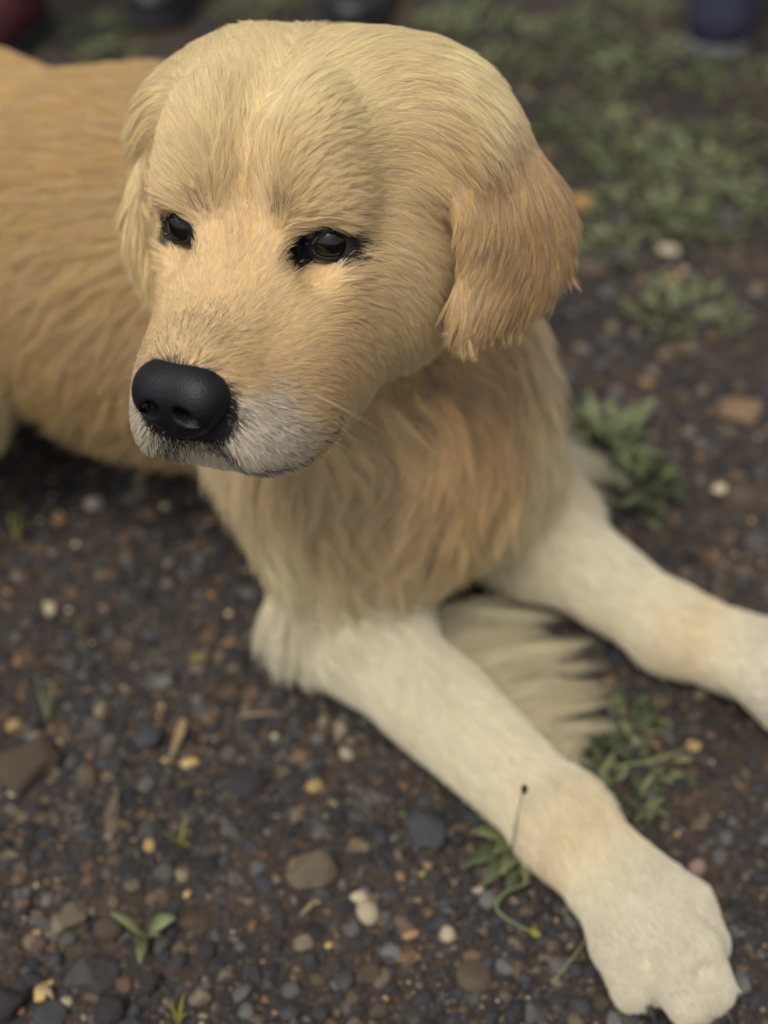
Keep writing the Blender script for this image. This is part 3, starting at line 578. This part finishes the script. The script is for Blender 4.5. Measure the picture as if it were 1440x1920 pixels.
BIG = [(170, 1835, 112, GREY, 'large rounded grey stone on the gravel, beside the cream chip'), (60, 1432, 112, BROWN, 'broad flat brownish stone, largest one on the dirt left of the foreleg'),
 (585, 1632, 104, TAN, 'tan and grey blocky stone, biggest one near the white pebble'), (275, 1385, 68, BLUE, 'smooth slate-grey oval stone standing alone near the wood splinter'),
 (140, 1718, 62, TAN, 'squarish tan-brown stone beside the broad-leaved seedling'), (203, 1742, 52, BROWN, 'round brown stone between the squarish stone and the seedling'),
 (690, 1712, 46, CREAM, 'egg-shaped cream pebble, brightest one on the gravel'), (590, 1470, 32, OCHRE, 'small round yellow pebble near the dark twig'),
 (650, 1412, 28, CREAM, 'tiny round whitish pebble close to the middle of the foreleg'), (282, 1560, 62, GREY, 'grey angular stone touching the small grass sprout'),
 (212, 1515, 56, TAN, 'half-buried tan-grey stone above the long dark chip'), (22, 1885, 82, DGREY, 'dark grey stone cut by the corner, beside the other dark stones'),
 (92, 1905, 66, BLUE, 'bluish dark stone next to the cream chip'), (203, 1893, 64, DGREY, 'dark stone below the large rounded grey stone'),
 (280, 1842, 50, DGREY, 'dark blocky stone under the seedling'), (26, 1354, 34, OCHRE, 'small orange-tan pebble near the tall grass sprout'),
 (92, 1135, 34, CREAM, 'blurred pale pebble on the dirt below the belly'), (800, 1568, 92, BLUE, 'blue-grey rock lying against the foreleg by the weed'),
 (430, 1292, 62, BROWN, 'reddish brown clod near the elbow'), (696, 1828, 52, BROWN, 'brown stone below the cream pebble'),
 (124, 1880, 34, CREAM, 'small cream chip leaning on the large rounded grey stone'), (746, 1604, 32, TAN, 'little tan pebble beside the blue-grey rock'),
 (1308, 1620, 38, (.33, .22, .18), 'small pinkish stone beside the near paw'), (1090, 385, 44, (.35, .19, .07), 'blurred orange stone on the ground beside the ear'),
 (1385, 775, 84, (.22, .14, .085), 'blurred tan-brown stone on the bare dirt behind the far leg'), (172, 944, 36, (.34, .29, .24), 'blurred pale pebble under the flank'),
 (250, 1660, 40, TAN, 'pinkish tan pebble above the seedling'), (900, 1672, 26, CREAM, 'tiny pale pebble below the leafy weed'), (160, 1560, 60, BLUE, 'long dark bluish chip of stone lying flat')]
for i, (u, v, d, c, lab) in enumerate(BIG):
    v3 = rock(3, 100+i, .22)
    if 'long' in lab: v3 = v3*[1.3, .45, .5]
    if 'egg' in lab or 'round ' in lab: v3 = unit(v3)*[1, .82, .7]+v3*.12
    put_stone('stone', mesh_np('stone', v3, ICO[3][1]), u, v, d, c, lab, None, .38).data.materials.append(M_STONE)
PEB = []
for i in range(9): PEB.append(mesh_np('pebble', rock(1, 300+i, .2), ICO[1][1], False)); PEB[-1].materials.append(M_STONE)
KINDS = [(DGREY, 'dark grey gravel pebble lying loose on the dirt', 'dark grey gravel pebbles', .36), (GREY, 'mid grey gravel pebble lying loose on the dirt', 'mid grey gravel pebbles', .30), (BROWN, 'earthy brown gravel pebble lying loose on the dirt', 'brown gravel pebbles', .245), (TAN, 'light tan gravel pebble lying loose on the dirt', 'tan gravel pebbles', .08), (CREAM, 'pale cream gravel pebble lying loose on the dirt', 'cream gravel pebbles', .015)]
cum = np.cumsum([k[3] for k in KINDS]); n_p = 0; tries = 0
while n_p < 270 and tries < 9000:
    tries += 1; far = rng.random() < .22
    u, v = ((rng.uniform(0, 1440), rng.uniform(350, 1900)) if rng.random() < .5 else (rng.uniform(-20, 700), rng.uniform(1350, 1940))) if not far else (rng.uniform(1000, 1440), rng.uniform(150, 1100)); dpx = np.clip(rng.lognormal(3.55, .36), 22, 78); p = P_at(u, v, 0); r = dpx/FPX*math.hypot(p[1], CAM_H)/2
    if covered(p[0], p[1], r+.004) or any((p[0]-a)**2+(p[1]-b)**2 < (.9*(r+c))**2 for a, b, c in placed): continue
    kx = KINDS[int(np.searchsorted(cum, rng.random()))] if True else None
    c = np.array(kx[0])*rng.uniform(.9, 1.6); put_stone('pebble', PEB[rng.integers(9)], u, v, dpx*(1 if v > 900 else .9), c, kx[1], kx[2]); n_p += 1
def grit(name, n, smin_, smax, sub, area, pal, label, seed):
    r = np.random.default_rng(seed); (x0, x1), (y0, y1) = area; bv = [rock(sub, seed*50+i, .2) for i in range(10)]; f = ICO[sub][1]; m = len(bv[0])
    xy = np.stack([r.uniform(x0, x1, n), y0+(y1-y0)*r.random(n)**1.25], 1); p3 = np.concatenate([xy, np.zeros((n, 1))], 1)
    den = .5+.9*vnoise(p3, 6, 21)+.5*vnoise(p3, 19, 22); keep = r.random(n) < np.clip(den+.35, .12, 1); xy = xy[keep]; n = len(xy)
    s = smin_*(smax/smin_)**(r.random(n)**1.7); a = r.uniform(0, 6.28, n); ca, sa = np.cos(a), np.sin(a); shp = np.stack(bv)[r.integers(0, 10, n)]*s[:, None, None]
    w = np.stack([shp[..., 0]*ca[:, None]-shp[..., 1]*sa[:, None], shp[..., 0]*sa[:, None]+shp[..., 1]*ca[:, None], shp[..., 2]], -1); w += np.stack([xy[:, 0], xy[:, 1], gz(xy[:, 0], xy[:, 1])+s*.2], 1)[:, None]
    pc = np.array([q[0] for q in pal]); pi = r.choice(len(pal), n, p=np.array([q[1] for q in pal])/sum(q[1] for q in pal)); col = np.repeat(pc[pi]*r.uniform(.55, 1.45, (n, 1)), m, 0)
    ff = (f[None]+(np.arange(n)*m)[:, None, None]).reshape(-1, 3); me = mesh_np(name, w.reshape(-1, 3), ff, False); vcol(me, col); o = link(name, me, None, M_GRIT); return tag(o, label, 'gravel', None, 'stuff')
PAL = [(DGREY, .52), (GREY, .14), (BROWN, .22), ((.085, .052, .032), .12), (TAN, .08), (OCHRE, .007), (CREAM, .008), ((.22, .13, .07), .012)]
grit('gravel', 17000, .0018, .0074, 1, ((-.50, .45), (.28, 1.2)), PAL, 'loose mixed small gravel strewn over the dirt', 5)
grit('gravel', 36000, .0011, .0030, 0, ((-.42, .42), (.28, 1.0)), PAL, 'fine gravel filling the gaps between the stones', 6)
grit('gravel', 26000, .0005, .0013, 0, ((-.30, .30), (.28, .75)), PAL, 'gritty crumbs of soil and stone', 7)
grit('gravel', 9000, .003, .009, 0, ((-1.1, 1.1), (1.1, 3.2)), PAL, 'loose gravel further off behind the dog', 8)
print('stones', n_p, time.time()-T0)
# ---- plants
def leaf_mat(name, col, col2):
    m = bpy.data.materials.new(name); t = NT(m); oi = t.n('ShaderNodeTexCoord'); n = t.n('ShaderNodeTexNoise', i_Scale=60.0, i_Detail=3.0); t.l(oi.outputs['Object'], n.inputs['Vector']); mx = t.n('ShaderNodeMix', data_type='RGBA'); mx.inputs[6].default_value = (*col, 1); mx.inputs[7].default_value = (*col2, 1)
    r = t.n('ShaderNodeMapRange'); r.inputs[1].default_value = .35; r.inputs[2].default_value = .65; t.l(n.outputs[0], r.inputs[0]); t.l(r.outputs[0], mx.inputs[0]); b = t.n('ShaderNodeBsdfPrincipled', i_Roughness=.55); b.inputs['Specular IOR Level'].default_value = .35; t.l(mx.outputs[2], b.inputs['Base Color'])
    tr = t.n('ShaderNodeBsdfTranslucent'); t.l(mx.outputs[2], tr.inputs['Color']); ms = t.n('ShaderNodeMixShader'); ms.inputs[0].default_value = .25; t.l(b.outputs[0], ms.inputs[1]); t.l(tr.outputs[0], ms.inputs[2]); t.l(ms.outputs[0], t.out.inputs[0]); return m
M_LEAF = leaf_mat('leaf_green', (.10, .115, .045), (.16, .165, .08)); M_PALE = leaf_mat('leaf_pale', (.15, .175, .075), (.22, .235, .12)); M_YEL = leaf_mat('leaf_yellow', (.20, .20, .035), (.28, .25, .06)); M_STRAW = leaf_mat('dry_straw', (.26, .18, .09), (.34, .25, .14)); M_TWIG = plain('twig', (.05, .036, .028), .8, .2, None, .3); M_DARKL = leaf_mat('leaf_dark', (.045, .060, .025), (.075, .09, .04))
def ribbon(pts, wid, sidev=None, thick=.0004, fold=.25, serr=0):
    """a leaf blade along pts, width profile wid, V-folded along the midrib, with thickness"""
    pts = np.array(pts, float); wid = np.array(wid, float); tan = unit(np.gradient(pts, axis=0)); up = np.array([0, 0, 1.]); sv_ = np.cross(tan, up) if sidev is None else np.tile(sidev, (len(pts), 1)).astype(float)
    sv_ = unit(sv_+1e-6); nn = np.cross(sv_, tan); nn *= np.sign(nn[:, 2:3]+1e-9); n = len(pts); w = wid[:, None]*(1+(serr*((np.arange(n) % 2)*2-1))[:, None])
    cols = [pts-sv_*w+nn*w*fold, pts, pts+sv_*w+nn*w*fold]; v = np.concatenate(cols+[c-nn*thick for c in cols]); f = []
    for i in range(n-1):
        for a in (0, 1):
            q = [a*n+i, (a+1)*n+i, (a+1)*n+i+1, a*n+i+1]; f.append(q); f.append([k+3*n for k in q][::-1])
        f.append([i, i+1, 3*n+i+1, 3*n+i]); f.append([2*n+i+1, 2*n+i, 5*n+i, 5*n+i+1])
    return v, np.array(f)
def tube(pts, r0, r1, k=6):
    pts = np.array(pts, float); tan = unit(np.gradient(pts, axis=0)); a = np.array([.31, .2, .93]); s1 = unit(np.cross(tan, a)); s2 = np.cross(tan, s1); n = len(pts); r = np.linspace(r0, r1, n)[:, None, None]; th = np.linspace(0, 2*np.pi, k, endpoint=False)
    v = (pts[:, None]+r*(np.cos(th)[None, :, None]*s1[:, None]+np.sin(th)[None, :, None]*s2[:, None])).reshape(-1, 3); f = [(i*k+j, i*k+(j+1) % k, (i+1)*k+(j+1) % k, (i+1)*k+j) for i in range(n-1) for j in range(k)]
    return v, np.array(f)
def bez(a, b, c, n=9): t = np.linspace(0, 1, n)[:, None]; a, b, c = map(np.asarray, (a, b, c)); return a*(1-t)**2+2*b*t*(1-t)+c*t*t
def prof(n, w, p=.45): t = np.linspace(0, 1, n); return w*np.sin(np.pi*np.clip(t**p*.98+.01, 0, 1))+w*.06
def plant(name, label, cat, u, v, group=None):
    p = P_at(u, v, 0); o = bpy.data.objects.new(name, None); COL.objects.link(o); o.location = (p[0], p[1], gz(p[0], p[1])[0]); return tag(o, label, cat, group)
def pl_part(o, name, vf, mat): v, f = vf; return link(name, mesh_np(name, v, f), o, mat)
def leaf_to(o, du, dv, u, v, z, w, mat, arch=.006, p=.45, name='leaf', n=9, serr=0, **k):
    """leaf from the plant's root to what shows at pixel (du, dv) at height z"""
    b = np.array(o.location); e = P_at(du, dv, z)-b; mid = e*.5+[0, 0, arch]; return pl_part(o, name, ribbon(bez((0, 0, 0), mid, e, n), prof(n, w, p), serr=serr, **k), mat)
s1 = plant('seedling', 'broad-leaved pale green seedling on the gravel beside the squarish stone', 'seedling', 272, 1752)
leaf_to(s1, 205, 1712, 0, 0, .012, .0026, M_PALE, .010, .8); leaf_to(s1, 328, 1722, 0, 0, .012, .0048, M_PALE, .010, .9); leaf_to(s1, 262, 1808, 0, 0, .006, .0030, M_LEAF, .010, .8); leaf_to(s1, 300, 1755, 0, 0, .014, .0020, M_PALE, .006, .8)
pl_part(s1, 'stem', tube([(0, 0, -.004), (0, 0, .006)], .0012, .0010), M_PALE)
for u, v, lab, tips, mat in ((88, 1345, 'tall thin grass sprout near the orange-tan pebble', [(108, 1262, .02), (62, 1250, .02), (96, 1290, .016)], M_LEAF), (338, 1578, 'small yellow-green grass sprout touching the grey angular stone', [(302, 1560, .01), (350, 1530, .014), (356, 1590, .006)], M_YEL),
  (335, 1915, 'yellow-green grass sprout at the edge of the dark stones', [(318, 1880, .012), (345, 1862, .018), (352, 1900, .01)], M_YEL), (30, 1005, 'blurred yellowish grass sprout on the dirt below the flank', [(12, 955, .02), (40, 945, .025), (56, 985, .015)], M_YEL), (1168, 1905, 'tiny dry yellow sprout beside the near paw', [(1150, 1885, .01), (1186, 1880, .01), (1175, 1915, .006)], M_YEL), (830, 1490, 'small green sprout pressed against the foreleg', [(800, 1460, .012), (815, 1500, .01), (845, 1470, .012)], M_LEAF), (768, 1535, 'flat round-leaved green sprout beside the blue-grey rock', [(748, 1528, .006), (795, 1530, .006)], M_LEAF)):
    o = plant('grass_sprout', lab, 'sprout', u, v)
    for a, b, z in tips: leaf_to(o, a, b, 0, 0, z, .0011 if 'round' not in lab else .0035, mat, .006, .35 if 'round' not in lab else .8, 'blade')
w1 = plant('weed', 'dark green leafy weed growing out beside the near foreleg', 'weed', 985, 1590)
for a, b, z, w in ((880, 1560, .012, .006), (868, 1625, .010, .007), (905, 1660, .008, .007), (950, 1672, .008, .006), (925, 1600, .02, .006), (985, 1660, .012, .005), (895, 1530, .012, .005), (940, 1640, .018, .006)): leaf_to(w1, a, b, 0, 0, z, w, M_DARKL if z < .012 else M_LEAF, .014, .75, n=15, serr=.16)
def stalk(name, label, px, r, mat, extra=None):
    pts = np.array([P_at(u, v, z) for u, v, z in px]); m = len(pts); t = np.linspace(0, m-1, 6*m); i = np.minimum(t.astype(int), m-2); 
    P_ = pts
    for _ in range(3): P_ = np.concatenate([P_[:1], np.stack([P_[:-1]*.75+P_[1:]*.25, P_[:-1]*.25+P_[1:]*.75], 1).reshape(-1, 3), P_[-1:]])
    o = bpy.data.objects.new(name, None); COL.objects.link(o); o.location = P_[0]; tag(o, label, 'stalk' if name != 'twig' else 'twig'); pl_part(o, 'stem', tube(P_-P_[0], r, r*.6), mat)
    if extra is not None:
        v, f = ICO[2]; e = P_[-1]-P_[0]; d = unit(P_[-1]-P_[-4]); pl_part(o, extra[0], (e+(v*[extra[1], extra[1], extra[1]]+np.outer(v@d, d)*extra[1]*extra[3])*(1+.25*vnoise(v, 3, 4))[:, None], f), extra[2])
    return o
stalk('plant_stalk', 'curled pale green stalk below the leafy weed', [(992, 1654, .006), (945, 1672, .012), (925, 1700, .012), (950, 1725, .008), (1004, 1750, .006)], .0011, M_PALE, ('bud', .0022, M_YEL, .5))
stalk('plant_stalk', 'pale bent stalk lying between the two forelegs', [(1165, 1435, .006), (1220, 1428, .012), (1270, 1412, .012), (1305, 1392, .006)], .0011, M_PALE)
stalk('plant_stalk', 'thin green stalk beside the near paw', [(1096, 1765, .004), (1075, 1795, .008), (1040, 1838, .004)], .0010, M_PALE)
stalk('twig', 'thin dark twig lying on the gravel near the yellow pebble', [(612, 1398, .004), (650, 1440, .008), (690, 1490, .007), (722, 1545, .003)], .0011, M_TWIG)
stalk('twig', 'thin grey twig near the far paw', [(1330, 1310, .006), (1375, 1360, .008), (1405, 1400, .004)], .0010, M_TWIG)
stalk('twig', 'thin upright twig on the gravel near the bottom dark stones', [(22, 1740, .004), (20, 1790, .008), (26, 1830, .004)], .0009, M_TWIG)
b0 = P_at(957, 1645, 0)
def z_for(p, v):
    t = (v-960)/FPX; s, c = math.sin(PITCH), math.cos(PITCH)      # height above p seen at image row v
    return CAM_H-p[1]*(s+t*c)/(c-t*s)
zt = z_for(b0, 1484); o = bpy.data.objects.new('plant_stalk', None); COL.objects.link(o); o.location = b0; tag(o, 'upright hair-thin stalk with a dark seed head in front of the foreleg', 'stalk')
pl_part(o, 'stem', tube(bez((0, 0, 0), (-.002, 0, zt*.5), (.002, 0, zt), 10), .00055, .00035), M_TWIG); v_, f_ = ICO[2]; pl_part(o, 'seed_head', (v_*[.0017, .0017, .0036]*(1+.3*vnoise(v_, 3, 8))[:, None]+[.0025, 0, zt+.002], f_), plain('seed_dark', (.025, .02, .018), .8, .2))
for a, b, r, lab in (((345, 1345), (315, 1432), .0028, 'tan splinter of wood lying near the smooth slate-grey stone'), ((445, 1345), (530, 1340), .0012, 'pale dry straw lying near the brown clod'), ((66, 1850), (98, 1874), .0022, 'short tan wood chip touching the cream chip'), ((590, 1690), (560, 1720), .0010, 'short bent straw near the blocky stone'), ((355, 1236), (385, 1240), .0022, 'small yellow flake of leaf near the elbow')):
    pa, pb = P_at(*a, .006), P_at(*b, .005); o = link('straw', mesh_np('straw', *ribbon((bez(pa, (pa+pb)/2+[.003, .002, .003], pb, 8)-pa), prof(8, r, .6), thick=.0008, fold=.4)), None, M_STRAW if 'yellow' not in lab else M_YEL); o.location = pa; tag(o, lab, 'straw')
def clump(label, u, v, rad, n, mats, h=.03, lw=.006, ll=.022, group=None, z0=0):
    o = plant('weed', label, 'weed', u, v, group); parts = [[], []]; r = rng
    for i in range(n):
        a = r.uniform(0, 6.28); q = rad*math.sqrt(r.random()); b = np.array([q*math.cos(a), q*math.sin(a), r.uniform(0, h*.5)]); dr = np.array([math.cos(a+r.normal(0, .7)), math.sin(a+r.normal(0, .7)), 0]); L = ll*r.uniform(.6, 1.3)
        e = b+dr*L+[0, 0, r.uniform(-.2, .9)*h*.6]; e[2] = max(e[2], .002); parts[i % 2].append(ribbon(bez(b, (b+e)/2+[0, 0, L*.25], e, 5), prof(5, lw*r.uniform(.6, 1.2), .8)))
    for k in (0, 1):
        vs_, fs, off = [], [], 0
        for v2, f2 in parts[k]: vs_.append(v2); fs.append(f2+off); off += len(v2)
        pl_part(o, 'foliage', (np.concatenate(vs_), np.concatenate(fs)), mats[k])
    st = [tube([(0, 0, -.004), (0, 0, .006)], .0015, .001)]; pl_part(o, 'stem', st[0], mats[0]); return o
clump('dark leafy weed on the ground behind the far elbow', 1195, 925, .030, 44, (M_DARKL, M_LEAF), .028, .0038, .016); clump('small weed with pale tip leaves above the far elbow', 1140, 850, .022, 36, (M_LEAF, M_PALE), .05, .005, .028)
clump('patch of low green weed between the two forelegs', 1190, 1440, .034, 40, (M_DARKL, M_LEAF), .016, .003, .014); clump('low green weed close to the wrist of the near foreleg', 1130, 1500, .026, 36, (M_DARKL, M_LEAF), .014, .003, .012); clump('little green weed under the far wrist', 1170, 1360, .02, 40, (M_LEAF, M_DARKL), .014, .003, .012)
clump('pale silvery weed on the bare dirt beside the shoulder', 1285, 590, .055, 70, (M_PALE, M_LEAF), .022, .0045, .014)
spots = [(1000, 70, .10), (930, 130, .08), (1090, 95, .09), (1180, 30, .10), (1240, 120, .07), (1100, 215, .07), (1180, 255, .07), (1240, 320, .08), (1160, 330, .07), (1330, 340, .06), (1210, 410, .06), (1290, 420, .05), (1415, 165, .08), (1120, 470, .04), (1060, 250, .05), (880, 40, .07), (1400, 400, .05), (1370, 270, .05), (1150, 140, .07), (820, 60, .05), (180, 60, .06), (480, 20, .06), (210, 110, .04)]
for i, (u, v, r) in enumerate(spots): clump('low blurred green weed in the patch behind the dog', u, v, r, int(30+420*r), ((M_LEAF, M_PALE), (M_LEAF, M_PALE), (M_DARKL, M_LEAF))[i % 3], .022, .0045, .017, 'low weeds behind the dog')
print('plants', time.time()-T0)
# ------------------------------------------------------------------ bystanders behind the dog; only their feet and shins show in the photograph
def person(x, y, rz, gap, trouser, shoe, sole, top, label, stride=0.0):
    o = bpy.data.objects.new('person', None); COL.objects.link(o); o.location = (x, y, 0); o.rotation_euler = (0, 0, rz); tag(o, label, 'person'); g = gap/2; B_ = []
    for s in (1, -1):
        f = stride*s
        B_ += [cone((g*s, f, .10), (g*s*.98, f*.8+.01, .28), .048, .062, .03), cone((g*s*.98, f*.8+.01, .28), (.10*s, f*.4-.01, .52), .062, .068, .03), cone((.10*s, f*.4-.01, .52), (.085*s, 0, .92), .068, .088, .04)]
        B_ += [cone((.19*s, .0, 1.42), (.25*s, .05, 1.14), .052, .044, .03), cone((.25*s, .05, 1.14), (.15*s, -.09, .98), .044, .036, .02), ell((.135*s, -.10, .965), (.045, .035, .05), None, .02)]      # arms, hands in the jacket pockets
    B_ += [ell((0, 0, .95), (.165, .115, .12), None, .05), cone((0, 0, 1.0), (0, .01, 1.34), .135, .165, .06), ell((0, .01, 1.40), (.20, .10, .07), None, .05), cone((0, .01, 1.42), (0, -.01, 1.55), .058, .052, .03), ell((0, -.02, 1.66), (.073, .092, .115), None, .02), ell((0, -.113, 1.645), (.014, .018, .02), None, .012)]
    B_ += [ell((.074*s, -.01, 1.655), (.012, .02, .03), None, .006) for s in (1, -1)]
    v, f = surface_nets(B_, [np.arange(-.36, .361, .013), np.arange(-.36, .361, .013), np.arange(.03, 1.82, .013)]); v = smooth_v(v, f, 3, .5); n = normals(v, f)
    fold = vnoise(v*[1, 1, .5], 34, 3)*.006*(v[:, 2] < 1.45); v = v+n*fold[:, None]; c = np.where((v[:, 2] < .98)[:, None], trouser, top); c = np.where((v[:, 2] > 1.48)[:, None], (.42, .27, .19), c)
    for s in (1, -1): c = np.where((np.linalg.norm(v-[.031*s, -.105, 1.675], axis=1) < .011)[:, None], (.03, .02, .02), c)
    c = np.where((np.linalg.norm((v-[0, -.11, 1.60])/[.026, .02, .007], axis=1) < 1)[:, None], (.33, .12, .10), c)
    me = mesh_np('body', v, f); vcol(me, c); link('body', me, o, M_CLOTH)
    H_ = [ell((0, .0, 1.70), (.084, .098, .10), None, .02), ell((0, -.085, 1.655), (.06, .05, .07), None, .012, op=-1)]; v, f = surface_nets(H_, [np.arange(-.11, .111, .009), np.arange(-.13, .131, .009), np.arange(1.56, 1.83, .009)]); link('hair', mesh_np('hair', smooth_v(v, f, 2), f), o, M_HAIRD)
    for s in (1, -1):
        fx, fy = g*s, stride*s; ax_ = [np.arange(-.07, .071, .005), np.arange(-.22, .12, .005), np.arange(-.006, .16, .005)]
        S_ = [cone((0, .045, .042), (0, -.10, .036), .041, .043, .03), ell((0, -.135, .032), (.046, .062, .030), None, .02), cone((0, .035, .05), (0, .03, .125), .043, .047, .02)]
        v, f = surface_nets(S_, ax_); v = smooth_v(v, f, 2); v[:, 2] = np.maximum(v[:, 2], .012); sh = link('shoe', mesh_np('shoe', v+[fx, fy, 0], f), o, M_SHOE[shoe])
        S_ = [cone((0, .045, .012), (0, -.10, .012), .046, .047, .03), ell((0, -.137, .012), (.049, .066, .02), None, .02)]; v, f = surface_nets(S_, ax_); v[:, 2] = np.clip(v[:, 2], .0, .022); link('sole', mesh_np('sole', v+[fx, fy, -.002], f), sh, M_SHOE[sole])
        for k in range(4): a = np.linspace(-.022, .022, 6); pts = np.stack([a+fx, np.full(6, -.035-.018*k+fy), .083-.007*k-60*a*a*.35], 1); link('lace', mesh_np('lace', *tube(pts, .003, .003)), sh, M_SHOE['white' if shoe != 'black' else 'dark'])
    return o
M_CLOTH = skin_mat(); M_CLOTH.name = 'clothing'; M_HAIRD = plain('dark_hair', (.03, .022, .016), .6)
M_SHOE = {'black': plain('black_leather', (.010, .010, .013), .5, .4, None, .3), 'dark': plain('dark_rubber', (.016, .015, .016), .8, .3), 'white': plain('grey_white_rubber', (.08, .08, .085), .7, .3, None, .2), 'grey': plain('grey_canvas', (.022, .024, .042), .8, .2, None, .3), 'maroon': plain('maroon_canvas', (.06, .014, .016), .8, .2, None, .3)}
a, b = P_at(325, 40, 0), P_at(690, 12, 0); c = (a+b)/2
person(c[0], c[1]+.10, -.15, float(np.linalg.norm(a-b)), (.013, .014, .024), 'black', 'dark', (.03, .03, .035), 'person in black trousers and black shoes standing directly behind the dog')
a = P_at(1352, 100, 0); person(a[0]+.125, a[1]+.02, 2.9, .25, (.012, .014, .035), 'grey', 'white', (.10, .10, .11), 'person in navy trousers and grey-white shoes standing near the weeds')
a = P_at(10, 95, 0); person(a[0]-.12, a[1]+.06, -.2, .24, (.055, .012, .014), 'maroon', 'dark', (.12, .1, .08), 'person in maroon trousers standing behind the hindquarters of the dog')
print('all', time.time()-T0)
